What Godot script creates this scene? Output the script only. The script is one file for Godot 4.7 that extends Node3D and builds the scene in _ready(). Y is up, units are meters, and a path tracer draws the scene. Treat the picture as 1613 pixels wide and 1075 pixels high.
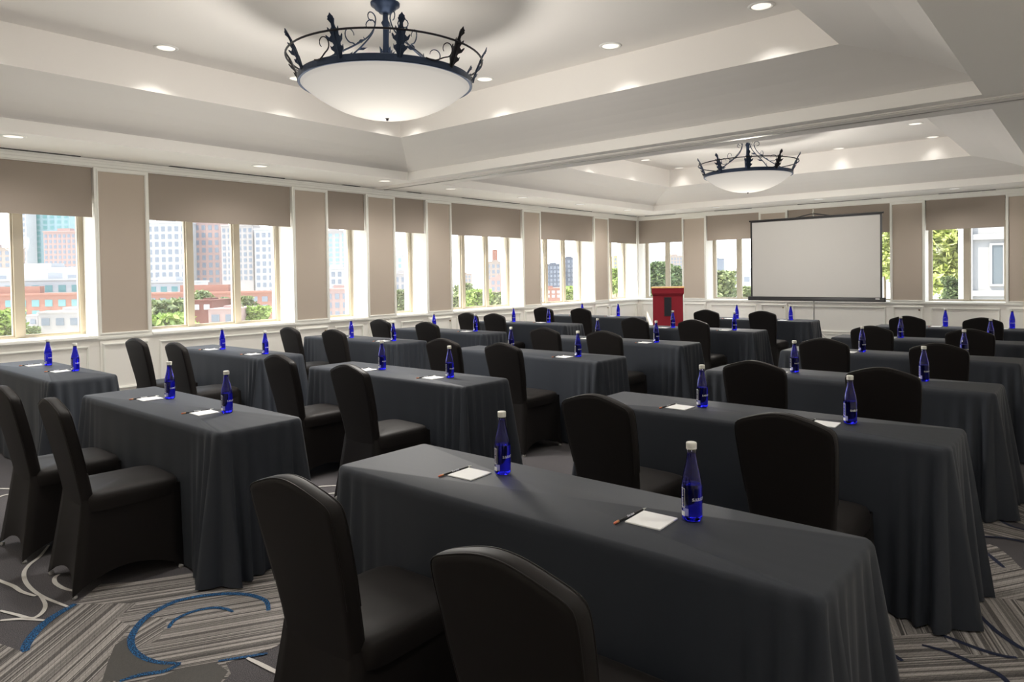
extends Node3D

# ------------------------------------------------------------------ helpers
var rng := RandomNumberGenerator.new()
var used := {}

func numbered(called: String) -> String:
	var n: int = used.get(called, 0)
	used[called] = n + 1
	return called if n == 0 else "%s_%03d" % [called, n]

func tag(o: Node, label: String, category: String, group := "", kind := "") -> Node:
	if label: o.set_meta("label", label)
	if category: o.set_meta("category", category)
	if group: o.set_meta("group", group)
	if kind: o.set_meta("kind", kind)
	return o

func base(called: String, where := Vector3.ZERO, turn := 0.0) -> Node3D:
	var o := Node3D.new()
	o.name = numbered(called)
	add_child(o, true)
	o.position = where
	o.rotation.y = turn
	return o

func struct(called: String) -> Node3D:
	var o := base(called)
	o.set_meta("kind", "structure")
	return o

func put(called: String, mesh: Mesh, mat: Material, parent: Node = self, at := Vector3.ZERO, turn := 0.0) -> MeshInstance3D:
	var o := MeshInstance3D.new()
	o.name = numbered(called) if parent == self else called
	o.mesh = mesh
	o.material_override = mat
	o.position = at
	o.rotation.y = turn
	parent.add_child(o, true)
	return o

func dup(root: Node3D, at: Vector3, turn := 0.0) -> Node3D:
	var c: Node3D = root.duplicate()
	c.name = numbered(root.get_meta("plain"))
	add_child(c, true)
	c.position = at
	c.rotation.y = turn
	return c

func mat(c: Color, rough := 0.7, metal := 0.0, spec := 0.5) -> StandardMaterial3D:
	var m := StandardMaterial3D.new()
	m.albedo_color = c
	m.roughness = rough
	m.metallic = metal
	m.metallic_specular = spec
	return m

func rgb(r: int, g: int, b: int) -> Color:
	return Color8(r, g, b)

func st() -> SurfaceTool:
	var s := SurfaceTool.new()
	s.begin(Mesh.PRIMITIVE_TRIANGLES)
	s.set_smooth_group(-1)
	return s

func done(s: SurfaceTool) -> ArrayMesh:
	s.generate_normals()
	return s.commit()

func tri(s: SurfaceTool, a: Vector3, b: Vector3, c: Vector3) -> void:   # counter-clockwise seen from outside
	s.add_vertex(a); s.add_vertex(c); s.add_vertex(b)

func quad(s: SurfaceTool, a: Vector3, b: Vector3, c: Vector3, d: Vector3) -> void:
	tri(s, a, b, c); tri(s, a, c, d)

func box(s: SurfaceTool, lo: Vector3, hi: Vector3, x := Transform3D.IDENTITY) -> void:
	var p := []
	for i in 8:
		p.append(x * Vector3(hi.x if i & 1 else lo.x, hi.y if i & 2 else lo.y, hi.z if i & 4 else lo.z))
	s.set_smooth_group(-1)
	quad(s, p[4], p[5], p[7], p[6]); quad(s, p[1], p[0], p[2], p[3])
	quad(s, p[5], p[1], p[3], p[7]); quad(s, p[0], p[4], p[6], p[2])
	quad(s, p[6], p[7], p[3], p[2]); quad(s, p[0], p[1], p[5], p[4])

func boxm(lo: Vector3, hi: Vector3) -> ArrayMesh:
	var s := st()
	box(s, lo, hi)
	return done(s)

func softbox(s: SurfaceTool, lo: Vector3, hi: Vector3, r: float) -> void:   # a box with chamfered upright and top edges
	var outline := PackedVector2Array()
	for q in [[hi.x, hi.z, 0], [lo.x, hi.z, 1], [lo.x, lo.z, 2], [hi.x, lo.z, 3]]:
		for k in 4:
			var a: float = PI / 2 * (q[2] + k / 3.0)
			outline.append(Vector2(q[0] + r * (cos(a) - (1.0 if q[2] in [0, 3] else -1.0)), q[1] + r * (sin(a) - (1.0 if q[2] < 2 else -1.0))))
	var rings := [[lo.y, 0.0], [hi.y - r, 0.0], [hi.y - r * 0.3, r * 0.3], [hi.y, r]]
	var cx := (lo.x + hi.x) / 2
	var cz := (lo.z + hi.z) / 2
	var grid := []
	for ring in rings:
		var row := []
		for o in outline:
			var v := Vector2(o.x - cx, o.y - cz)
			var f := Vector2(1.0 - ring[1] / ((hi.x - lo.x) / 2), 1.0 - ring[1] / ((hi.z - lo.z) / 2))
			row.append(Vector3(cx + v.x * f.x, ring[0], cz + v.y * f.y))
		grid.append(row)
	sheet(s, grid, true)
	s.set_smooth_group(-1)
	for k in range(1, outline.size() - 1):
		tri(s, grid[3][0], grid[3][k + 1], grid[3][k])
		tri(s, grid[0][0], grid[0][k], grid[0][k + 1])

func sheet(s: SurfaceTool, g: Array, closed := false, smooth := 1) -> void:   # rows g[i][j]; outside is where j turns clockwise seen from above while i rises
	s.set_smooth_group(smooth)
	var m: int = g[0].size()
	for i in g.size() - 1:
		for j in (m if closed else m - 1):
			var k := (j + 1) % m
			quad(s, g[i][j], g[i + 1][j], g[i + 1][k], g[i][k])

func lathe(s: SurfaceTool, prof: Array, n := 24, at := Vector3.ZERO, smooth := 1) -> void:   # prof: Vector2(radius, height) from bottom to top on the outside
	var g := []
	for p in prof:
		var row := []
		for j in n:
			var a := TAU * j / n
			row.append(at + Vector3(p.x * cos(a), p.y, p.x * sin(a)))
		g.append(row)
	sheet(s, g, true, smooth)

func tube(s: SurfaceTool, path: Array, r: float, n := 6, taper := 1.0, closed := false) -> void:
	var g := []
	var last := path.size() - 1
	var up := Vector3(0.31, 0.9, 0.29).normalized()
	for i in path.size():
		var a: Vector3 = path[(i - 1 + path.size()) % path.size()] if closed else path[max(i - 1, 0)]
		var b: Vector3 = path[(i + 1) % path.size()] if closed else path[min(i + 1, last)]
		var t := (b - a).normalized()
		var u := up.cross(t).normalized()
		var v := t.cross(u)
		var row := []
		var rr: float = r * lerpf(1.0, taper, float(i) / max(last, 1))
		for j in n:
			var q := TAU * j / n
			row.append(path[i] + (u * cos(q) - v * sin(q)) * rr)
		g.append(row)
	if closed: g.append(g[0])
	sheet(s, g, true)
	if not closed:
		s.set_smooth_group(-1)
		for k in range(1, n - 1):
			tri(s, g[0][0], g[0][k], g[0][k + 1])
			tri(s, g[last][0], g[last][k + 1], g[last][k])

func smooth_path(p: Array, sub := 6) -> Array:   # Catmull-Rom
	var out := []
	for i in p.size() - 1:
		var a = p[max(i - 1, 0)]
		var b = p[i]
		var c = p[i + 1]
		var d = p[min(i + 2, p.size() - 1)]
		for k in sub:
			out.append(b.cubic_interpolate(c, a, d, float(k) / sub))
	out.append(p[-1])
	return out

func slab(s: SurfaceTool, outline: PackedVector2Array, bend: Callable, th: float) -> void:   # an outline given thickness and bent: bend(p, depth) -> Vector3
	var idx := Geometry2D.triangulate_polygon(outline)
	s.set_smooth_group(-1)
	for k in range(0, idx.size(), 3):
		var a := outline[idx[k]]
		var b := outline[idx[k + 1]]
		var c := outline[idx[k + 2]]
		tri(s, bend.call(a, th / 2), bend.call(b, th / 2), bend.call(c, th / 2))
		tri(s, bend.call(a, -th / 2), bend.call(c, -th / 2), bend.call(b, -th / 2))
	for k in outline.size():
		var a := outline[k]
		var b := outline[(k + 1) % outline.size()]
		quad(s, bend.call(a, -th / 2), bend.call(b, -th / 2), bend.call(b, th / 2), bend.call(a, th / 2))

func noise_tex(freq: float, size: int, lo: Color, hi: Color, seed_ := 1, normal := false) -> NoiseTexture2D:
	var n := FastNoiseLite.new()
	n.noise_type = FastNoiseLite.TYPE_SIMPLEX
	n.frequency = freq
	n.seed = seed_
	var t := NoiseTexture2D.new()
	t.width = size
	t.height = size
	t.seamless = true
	t.noise = n
	if normal:
		t.as_normal_map = true
		t.bump_strength = 2.0
	else:
		var g := Gradient.new()
		g.set_color(0, lo)
		g.set_color(1, hi)
		g.set_offset(0, 0.3)
		g.set_offset(1, 0.7)
		t.color_ramp = g
	return t

func grain(m: StandardMaterial3D, tex: Texture2D, scale: float) -> StandardMaterial3D:
	m.albedo_texture = tex
	m.uv1_triplanar = true
	m.uv1_world_triplanar = true
	m.uv1_scale = Vector3.ONE * scale
	return m

# ------------------------------------------------------------------ the place
const SOFFIT := 2.96
const FLAT := 3.74
const ORDINAL := ["", "sixth", "fifth", "fourth", "third", "second", "first"]
const COLUMN := {"L": "window column", "M": "middle column", "C": "inner column"}
const EAST := {"L": 1.485, "M": 4.202, "C": 6.98}
var M := {}
var proto := {}

func _ready() -> void:
	rng.seed = 7
	var cam := Camera3D.new()
	cam.name = "Camera"
	add_child(cam)
	cam.position = Vector3(9.285, 1.479, 15.798)
	cam.basis = Basis.from_euler(Vector3(-0.02023, 0.69594, -0.01521))
	cam.projection = Camera3D.PROJECTION_FRUSTUM
	cam.near = 0.05
	cam.far = 2000.0
	cam.size = 0.05 * 1075.0 / 1092.12
	cam.frustum_offset = Vector2(806.5 - 823.785, -(537.5 - 456.39)) / 1092.12 * 0.05
	cam.current = true
	var sky := ProceduralSkyMaterial.new()
	sky.sky_top_color = rgb(186, 202, 222)
	sky.sky_horizon_color = rgb(236, 240, 244)
	sky.sky_curve = 0.2
	sky.ground_bottom_color = rgb(120, 122, 118)
	sky.ground_horizon_color = rgb(215, 218, 220)
	sky.sky_energy_multiplier = 2.0
	sky.ground_energy_multiplier = 2.2
	sky.sun_angle_max = 1.0
	var env := Environment.new()
	env.background_mode = Environment.BG_SKY
	env.sky = Sky.new()
	env.sky.sky_material = sky
	env.tonemap_mode = Environment.TONE_MAPPER_LINEAR
	env.tonemap_exposure = 1.0
	env.sdfgi_enabled = true
	env.ssao_enabled = true
	env.ssil_enabled = true
	var we := WorldEnvironment.new()
	we.name = "WorldEnvironment"
	we.environment = env
	add_child(we)
	var sun := DirectionalLight3D.new()
	sun.name = "Sun"
	add_child(sun)
	sun.look_at_from_position(Vector3.ZERO, Vector3(1.0, -2.2, -1.2))
	sun.light_color = Color(1.0, 0.96, 0.88)
	sun.light_energy = 4.0
	sun.light_angular_distance = 0.6
	sun.sky_mode = DirectionalLight3D.SKY_MODE_LIGHT_ONLY
	sun.shadow_enabled = true
	materials()
	floor_and_carpet()
	ceiling()
	walls()
	for c in [[Vector3(4.745, 0, 12.08), "iron and frosted glass bowl chandelier hanging above the fifth and sixth rows"], [Vector3(4.79, 0, 4.58), "iron and frosted glass bowl chandelier hanging beyond the ceiling track before the screen"]]:
		chandelier(c[0], c[1])
	downlights()
	furniture()
	lectern()
	screen()
	outside()

func materials() -> void:
	M.wall = mat(rgb(243, 240, 233), 0.55)
	M.rear = mat(rgb(226, 220, 208), 0.8)
	M.trim = mat(rgb(243, 242, 235), 0.45)
	M.ceil = mat(rgb(238, 234, 229), 0.9)
	M.soffit = mat(rgb(248, 245, 240), 0.9)
	M.fabric = mat(rgb(193, 180, 166), 0.95)
	M.blind = mat(rgb(163, 151, 140), 0.9)
	M.frame = mat(rgb(186, 176, 158), 0.5)
	M.glass = mat(Color(1, 1, 1, 0.04), 0.0, 0.0, 0.1)
	M.glass.transparency = BaseMaterial3D.TRANSPARENCY_ALPHA
	M.cloth = grain(mat(Color.WHITE, 0.68, 0.0, 0.5), noise_tex(0.35, 256, rgb(31, 36, 44), rgb(41, 47, 57), 3), 6.0)
	M.cloth.rim_enabled = true
	M.cloth.rim = 0.1
	M.spandex = mat(rgb(28, 25, 24), 0.55, 0.0, 0.33)
	M.spandex.rim_enabled = true
	M.spandex.rim = 0.05
	M.iron = mat(rgb(46, 60, 84), 0.4, 0.55)
	M.iron_dark = mat(rgb(40, 38, 44), 0.45, 0.5)
	M.bowl = mat(rgb(84, 82, 78), 1.0, 0.0, 0.0)
	M.bowl.emission_enabled = true
	M.bowl.emission = Color(1.0, 0.97, 0.93)
	M.bowl.emission_energy_multiplier = 0.50
	M.lens = mat(rgb(240, 238, 232), 0.4)
	M.lens.emission_enabled = true
	M.lens.emission = Color(1.0, 0.96, 0.9)
	M.lens.emission_energy_multiplier = 0.9
	M.glide = mat(rgb(150, 148, 144), 0.5)
	M.white = mat(rgb(240, 239, 235), 0.5)
	M.paper = mat(rgb(246, 246, 244), 0.8)
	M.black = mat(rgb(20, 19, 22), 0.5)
	M.steel = mat(rgb(170, 168, 160), 0.35, 0.9)
	M.brass = mat(rgb(120, 95, 60), 0.35, 0.8)
	M.wood = grain(mat(Color.WHITE, 0.5), noise_tex(0.02, 256, rgb(196, 150, 92), rgb(226, 186, 126), 5), 2.0)
	M.red = grain(mat(Color.WHITE, 0.95), noise_tex(0.3, 256, rgb(112, 18, 32), rgb(142, 28, 42), 6), 5.0)
	M.bottle = mat(Color(0.15, 0.15, 0.93, 0.0), 0.02)
	M.bottle.refraction_enabled = true
	M.bottle.refraction_scale = 0.05
	M.cap = mat(rgb(232, 230, 222), 0.4, 0.1)
	M.print = mat(rgb(240, 240, 248), 0.6)
	M.seal = mat(rgb(150, 150, 215), 0.5)
	M.eraser = mat(rgb(214, 120, 92), 0.7)
	M.ferrule = mat(rgb(225, 165, 115), 0.3, 0.7)
	M.screen = mat(rgb(184, 182, 178), 0.8)
	M.ground = mat(rgb(212, 210, 202), 0.95)
	M.carpet = grain(mat(Color.WHITE, 0.98), noise_tex(0.25, 512, rgb(50, 48, 51), rgb(98, 94, 96), 9), 1.6)
	M.plain = grain(mat(Color.WHITE, 0.98), noise_tex(0.4, 512, rgb(46, 46, 45), rgb(110, 106, 102), 10), 3.0)
	M.stripe = mat(rgb(225, 222, 219), 0.98)
	M.stripe.albedo_texture = stripes()
	M.blue = grain(mat(Color.WHITE, 0.95), noise_tex(0.3, 256, rgb(6, 12, 34), rgb(34, 112, 165), 11), 1.7)
	M.navy = grain(mat(Color.WHITE, 0.95), noise_tex(0.3, 256, rgb(6, 8, 18), rgb(34, 48, 88), 12), 3.0)
	M.ivory = grain(mat(Color.WHITE, 0.95), noise_tex(0.5, 256, rgb(180, 176, 170), rgb(214, 210, 204), 13), 4.0)

func stripes() -> ImageTexture:
	var w := 256
	var h := 512
	var im := Image.create(w, h, false, Image.FORMAT_RGB8)
	var r := RandomNumberGenerator.new()
	r.seed = 21
	var y := 0
	while y < h:
		var t := r.randi_range(2, 6)
		var tone: float = [0.40, 0.60, 0.68, 0.50, 0.74, 0.34, 0.62][r.randi() % 7]
		if r.randf() < 0.12: t += 8
		for yy in range(y, min(y + t, h)):
			for x in w:
				var v: float = tone + r.randf_range(-0.09, 0.09) - (0.12 if (x + yy * 37) % 19 == 0 else 0.0)
				im.set_pixel(x, yy, Color(v * 0.99, v * 0.965, v * 0.95))
		y += t
	return ImageTexture.create_from_image(im)

# ------------------------------------------------------------------ carpet
func patch(called: String, pts: Array, deg: float, h: float, m: Material, parent: Node) -> void:
	var o := PackedVector2Array(pts)
	var idx := Geometry2D.triangulate_polygon(o)
	var s := SurfaceTool.new()
	s.begin(Mesh.PRIMITIVE_TRIANGLES)
	var d := Vector2.from_angle(deg_to_rad(deg))
	for k in idx.size():
		var p := o[idx[k]]
		s.set_normal(Vector3.UP)
		s.set_uv(Vector2(p.dot(d) / 0.5, p.dot(d.orthogonal()) / 0.62))
		s.add_vertex(Vector3(p.x, h, p.y))
	put(called, s.commit(), m, parent)

func curve(called: String, pts: Array, width: float, m: Material, parent: Node, h := 0.004) -> void:
	var p := smooth_path(pts, 8)
	var s := st()
	var g := [[], []]
	var n := p.size()
	for i in n:
		var t: Vector2 = (p[min(i + 1, n - 1)] - p[max(i - 1, 0)]).normalized()
		var w: float = width * 0.5 * (0.25 + 0.75 * sqrt(sin(PI * clampf(0.06 + 0.88 * i / (n - 1), 0, 1))))
		var a: Vector2 = p[i] + t.orthogonal() * w
		var b: Vector2 = p[i] - t.orthogonal() * w
		g[0].append(Vector3(a.x, h, a.y))
		g[1].append(Vector3(b.x, h, b.y))
	sheet(s, g)
	put(called, done(s), m, parent)

func v2(flat: Array) -> Array:
	var out := []
	for k in range(0, flat.size(), 2):
		out.append(Vector2(flat[k], flat[k + 1]))
	return out

func motif(f: Node, o: Vector2) -> void:
	var sh := func(a): return v2(a).map(func(p): return p + o)
	patch("carpet_stripe_patch", sh.call([5.672, 14.71, 5.53, 14.559, 5.655, 14.417, 5.748, 14.232, 5.86, 13.98, 6.112, 13.87, 6.4, 14.02, 6.681, 14.207, 6.738, 14.328, 6.723, 14.433, 6.693, 14.516, 6.78, 14.541, 6.85, 14.66, 6.5, 15.0, 6.3, 14.85, 5.97, 14.65]), -59.8, 0.002, M.stripe, f)
	patch("carpet_stripe_patch", sh.call([5.672, 14.71, 5.713, 14.784, 5.767, 14.854, 5.847, 14.92, 5.937, 14.97, 5.979, 14.985, 5.70, 15.06, 5.9, 15.4, 6.6, 15.3, 6.6, 14.856, 6.311, 14.799, 6.209, 14.735, 6.097, 14.63, 5.967, 14.648, 5.895, 14.52]), 48.3, 0.0024, M.stripe, f)
	patch("carpet_stripe_patch", sh.call([6.19, 14.66, 6.06, 14.56, 6.15, 14.50, 6.30, 14.60, 6.32, 14.70]), 67.4, 0.0026, M.stripe, f)
	patch("carpet_plain_patch", sh.call([6.314, 14.796, 6.209, 14.735, 6.177, 14.672, 6.241, 14.688, 6.315, 14.704, 6.407, 14.702, 6.489, 14.678, 6.544, 14.643, 6.565, 14.693, 6.522, 14.755, 6.495, 14.822, 6.46, 14.87]), 0, 0.003, M.plain, f)
	patch("carpet_plain_patch", sh.call([6.60, 14.63, 6.66, 14.54, 6.758, 14.541, 6.90, 14.70, 6.62, 14.95, 6.58, 14.80]), 0, 0.0031, M.plain, f)
	curve("carpet_curve", sh.call([6.437, 14.19, 6.345, 14.15, 6.248, 14.158, 6.177, 14.188, 6.11, 14.242, 6.05, 14.317, 6.017, 14.404, 6.032, 14.489, 6.078, 14.573, 6.156, 14.643, 6.232, 14.684, 6.315, 14.704, 6.407, 14.702, 6.489, 14.678, 6.561, 14.63]), 0.03, M.blue, f)
	curve("carpet_curve", sh.call([6.561, 14.63, 6.565, 14.693, 6.522, 14.755, 6.503, 14.825]), 0.024, M.blue, f)
	curve("carpet_curve", sh.call([6.324, 14.297, 6.271, 14.302, 6.213, 14.334, 6.179, 14.398, 6.182, 14.467, 6.209, 14.512, 6.244, 14.539]), 0.022, M.blue, f)
	curve("carpet_curve", sh.call([5.672, 14.71, 5.713, 14.784, 5.767, 14.854, 5.847, 14.92, 5.937, 14.97, 5.979, 14.979]), 0.04, M.blue, f)
	curve("carpet_curve", sh.call([6.66, 14.53, 6.72, 14.44, 6.76, 14.38]), 0.018, M.blue, f)
	for w in [[4.74, 14.55, 4.89, 14.635, 4.981, 14.709, 5.092, 14.759, 5.26, 14.786, 5.457, 14.781, 5.684, 14.74], [5.0, 14.87, 5.089, 14.858, 5.218, 14.834, 5.325, 14.826, 5.431, 14.8], [5.472, 14.947, 5.586, 14.909, 5.67, 14.881, 5.657, 14.84, 5.574, 14.8, 5.435, 14.784], [5.584, 14.973, 5.645, 14.907, 5.74, 14.851], [5.239, 14.644, 5.265, 14.673, 5.34, 14.693, 5.446, 14.687, 5.538, 14.659], [6.728, 14.449, 6.802, 14.44, 6.897, 14.431, 6.982, 14.418], [3.0, 14.55, 3.203, 14.418, 3.362, 14.299, 3.5, 14.1], [3.3, 14.75, 3.45, 14.55, 3.42, 14.42, 3.6, 14.4], [4.9, 13.2, 5.0, 13.043, 5.04, 12.962, 5.133, 12.878, 5.3, 12.8], [5.1, 13.25, 5.189, 13.097, 5.213, 13.043, 5.278, 12.982, 5.45, 12.95]]:
		curve("carpet_curve", sh.call(w), 0.02, M.ivory, f)

func floor_and_carpet() -> void:
	var f := struct("floor")
	put("carpet", boxm(Vector3(-0.6, -0.3, -0.6), Vector3(10.5, 0, 17.4)), M.carpet, f)
	for o in [Vector2(0, 0), Vector2(-2.9, -3.4), Vector2(0.4, -6.6), Vector2(-3.0, -9.2), Vector2(0.3, -11.6), Vector2(3.0, -12.4)]:
		motif(f, o)
	patch("carpet_stripe_patch", v2([8.45, 12.95, 8.61, 12.76, 8.76, 12.60, 8.90, 12.70, 9.06, 12.60, 9.9, 12.9, 9.9, 15.6, 8.3, 15.6]), -43.7, 0.002, M.stripe, f)
	patch("carpet_stripe_patch", v2([8.4, 12.75, 8.7, 12.2, 8.87, 12.12, 8.99, 12.06, 9.9, 12.1, 9.9, 12.9, 9.06, 12.60, 8.90, 12.70, 8.76, 12.60, 8.55, 12.84]), 69, 0.0022, M.stripe, f)
	patch("carpet_stripe_patch", v2([8.4, 11.9, 8.76, 11.36, 8.86, 11.4, 8.93, 11.52, 8.97, 11.62, 9.02, 11.7, 9.9, 11.6, 9.9, 12.1, 8.99, 12.06, 8.87, 12.12, 8.7, 12.2, 8.4, 12.4]), -57.8, 0.0024, M.stripe, f)
	patch("carpet_stripe_patch", v2([8.6, 11.2, 8.66, 10.92, 8.79, 10.86, 8.87, 11.0, 8.95, 11.04, 9.9, 11.0, 9.9, 11.2, 8.96, 11.2, 8.87, 11.22, 8.76, 11.27]), 14.5, 0.0026, M.stripe, f)
	patch("carpet_stripe_patch", v2([8.7, 10.7, 8.9, 10.2, 9.9, 9.4, 9.9, 10.9, 8.98, 10.95, 8.9, 10.9]), 40, 0.0026, M.stripe, f)
	for w in [[8.744, 12.739, 8.821, 12.735, 8.882, 12.752, 8.941, 12.775, 8.987, 12.785, 9.025, 12.826, 9.05, 12.9], [8.767, 12.601, 8.837, 12.617, 8.926, 12.638, 8.999, 12.639, 9.04, 12.62], [8.873, 12.302, 8.952, 12.43, 9.018, 12.505, 9.056, 12.536, 9.15, 12.6], [8.636, 12.866, 8.71, 12.91], [8.825, 11.526, 8.917, 11.694], [8.763, 11.291, 8.872, 11.237, 8.965, 11.238, 9.1, 11.25], [8.809, 10.886, 8.873, 10.988, 8.95, 11.025, 9.1, 11.03], [8.98, 11.40, 9.03, 11.52, 9.12, 11.56]]:
		curve("carpet_curve", v2(w), 0.024, M.navy, f)

# ------------------------------------------------------------------ ceiling
func ring_faces(s: SurfaceTool, a: Rect2, ya: float, b: Rect2, yb: float) -> void:   # four faces from rectangle a up to rectangle b, seen from below
	var p := [a.position, Vector2(a.end.x, a.position.y), a.end, Vector2(a.position.x, a.end.y)]
	var q := [b.position, Vector2(b.end.x, b.position.y), b.end, Vector2(b.position.x, b.end.y)]
	s.set_smooth_group(-1)
	for i in 4:
		var j := (i + 1) % 4
		quad(s, Vector3(p[i].x, ya, p[i].y), Vector3(p[j].x, ya, p[j].y), Vector3(q[j].x, yb, q[j].y), Vector3(q[i].x, yb, q[i].y))

func ceiling() -> void:
	var c := struct("ceiling")
	var t1 := Rect2(1.11, 8.72, 7.39, 7.0)
	var t2 := Rect2(1.11, 1.12, 7.39, 6.91)
	var s := st()
	for b in [[-0.1, -0.1, 10.2, 1.12], [-0.1, 15.72, 10.2, 17.1], [-0.1, 1.12, 1.11, 15.72], [8.5, 1.12, 10.2, 15.72], [1.11, 8.03, 8.5, 8.72]]:
		box(s, Vector3(b[0], SOFFIT, b[1]), Vector3(b[2], SOFFIT + 0.03, b[3]))
	put("soffit", done(s), M.soffit, c)
	for t in [t1, t2]:
		s = st()
		ring_faces(s, t, SOFFIT + 0.03, t, 3.09)
		put("lower_fascia", done(s), M.soffit, c)
		s = st()
		var prof := [[0.02, 3.09], [0.03, 3.098], [0.12, 3.143], [0.26, 3.203], [0.42, 3.260], [0.58, 3.304], [0.74, 3.341], [0.90, 3.37]]
		ring_faces(s, t, 3.09, t.grow(-0.02), 3.09)
		for k in prof.size() - 1:
			ring_faces(s, t.grow(-prof[k][0]), prof[k][1], t.grow(-prof[k + 1][0]), prof[k + 1][1])
		put("tray_cove", done(s), M.ceil, c)
		s = st()
		ring_faces(s, t.grow(-0.9), 3.37, t.grow(-0.9), FLAT)
		put("upper_fascia", done(s), M.ceil, c)
		var u: Rect2 = t.grow(-0.88)
		put("tray_top", boxm(Vector3(u.position.x, FLAT, u.position.y), Vector3(u.end.x, FLAT + 0.05, u.end.y)), M.ceil, c)
	put("roof_slab", boxm(Vector3(-0.6, 3.85, -0.6), Vector3(10.5, 4.05, 17.4)), M.ceil, c)
	var tr := struct("trim_1")   # track of the folding partition
	s = st()
	for b in [[8.385, 8.56, 2.947], [8.40, 8.53, 2.941], [8.26, 8.325, 2.947]]:
		box(s, Vector3(0.0, b[2], b[0]), Vector3(9.95, SOFFIT, b[1]))
	put("track_casing", done(s), M.ceil, tr)
	s = st()
	for z in [8.33, 8.37]:
		box(s, Vector3(0.0, 2.945, z), Vector3(9.95, SOFFIT, z + 0.012))
	put("track_rail", done(s), M.steel, tr)

func downlights() -> void:
	var spots := []   # [position, label]
	var xs := [2.32, 3.85, 5.55, 7.06]
	var sides := ["at the window side", "second from the window side", "third from the window side", "on the inner side"]
	var rows := [["front", [9.92, 11.37, 12.8, 14.25], ["row beside the track", "second row from the track", "third row from the track", "last row from the track"]], ["screen", [2.17, 3.6, 5.1, 6.7], ["row at the screen end", "second row from the screen", "third row from the screen", "row beside the track"]]]
	for t in rows:
		for j in 4:
			for k in 4:
				if k in [0, 3] or j in [0, 3]:
					spots.append([Vector3(xs[j], FLAT, t[1][k]), "downlight of the %s ceiling tray, %s, %s" % [t[0], t[2][k], sides[j]]])
	var names := ["first", "second", "third", "fourth", "fifth", "sixth", "seventh"]
	for k in 7:
		spots.append([Vector3(0.87, SOFFIT, [1.9, 3.8, 5.69, 7.58, 8.98, 11.02, 13.69][k]), "round downlight in the soffit along the window wall, %s from the room corner" % names[k]])
	for k in 3:
		spots.append([Vector3([2.57, 4.8, 7.2][k], SOFFIT, 0.88), "round downlight in the soffit above the end wall, %s from the room corner" % names[k]])
	for k in 3:  # unseen lamps added to brighten chair backs and cloth fronts
		spots.append([Vector3([2.57, 4.8, 7.2][k], SOFFIT, 16.25), "added unseen downlight in the soffit behind the last row, %s from the window wall" % names[k]])
	for k in 2:  # another added pair out of view, lifting the inner side of the room
		spots.append([Vector3(9.25, SOFFIT, [13.1, 15.2][k]), "added unseen downlight in the soffit of the inner wall, %s of two" % names[k]])
	var sr := st()
	lathe(sr, [Vector2(0.082, -0.004), Vector2(0.088, -0.009), Vector2(0.108, -0.006), Vector2(0.112, 0.0)], 32)
	var ring := done(sr)
	var sl := st()
	lathe(sl, [Vector2(0.0, -0.003), Vector2(0.05, -0.0035), Vector2(0.082, -0.004), Vector2(0.084, 0.0)], 32)
	var lens := done(sl)
	for i in spots.size():
		var p: Vector3 = spots[i][0]
		var o := base("downlight", p)
		put("trim_ring", ring, M.white, o)
		put("lens", lens, M.lens, o)
		tag(o, spots[i][1], "downlight", "recessed downlights in the ceiling")
		var l := SpotLight3D.new()
		l.name = "downlight_beam"
		o.add_child(l, true)
		l.position = Vector3(0, -0.02, 0)
		l.rotation.x = -PI / 2
		l.spot_angle = 52.0 if p.y > 3.0 else 78.0
		l.spot_angle_attenuation = 1.0
		l.light_size = 0.08
		l.light_color = Color(1.0, 0.985, 0.96)
		var dim := 0.28 if p.z < 2.3 else 0.4 if p.z > 14.0 and p.x > 6.0 else 4.2 if p.z > 14.0 and p.x > 3.0 else 0.9 if p.x > 7.0 and p.z > 11.0 else 3.0 if p.z > 12.0 and p.x < 4.0 else 2.1
		l.light_energy = dim if p.y > 3.0 else (2.3 if p.z < 13.9 and p.x < 9.0 else 1.2)
		l.spot_range = 20.0
		l.spot_attenuation = 2.0
		l.shadow_enabled = true

# ------------------------------------------------------------------ walls: u runs along the wall, y up, z out of it into the room
func frame_of(s: SurfaceTool, u0: float, u1: float, y0: float, y1: float, w: float, z0: float, z1: float) -> void:
	box(s, Vector3(u0, y0, z0), Vector3(u0 + w, y1, z1))
	box(s, Vector3(u1 - w, y0, z0), Vector3(u1, y1, z1))
	box(s, Vector3(u0 + w, y0, z0), Vector3(u1 - w, y0 + w, z1))
	box(s, Vector3(u0 + w, y1 - w, z0), Vector3(u1 - w, y1, z1))

func moulding(called: String, u0: float, u1: float, y0: float, y1: float, z: float, parent: Node) -> void:
	var s := st()
	frame_of(s, u0, u1, y0, y1, 0.032, z, z + 0.012)
	frame_of(s, u0 + 0.008, u1 - 0.008, y0 + 0.008, y1 - 0.008, 0.012, z, z + 0.024)
	put(called, done(s), M.trim, parent)

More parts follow.
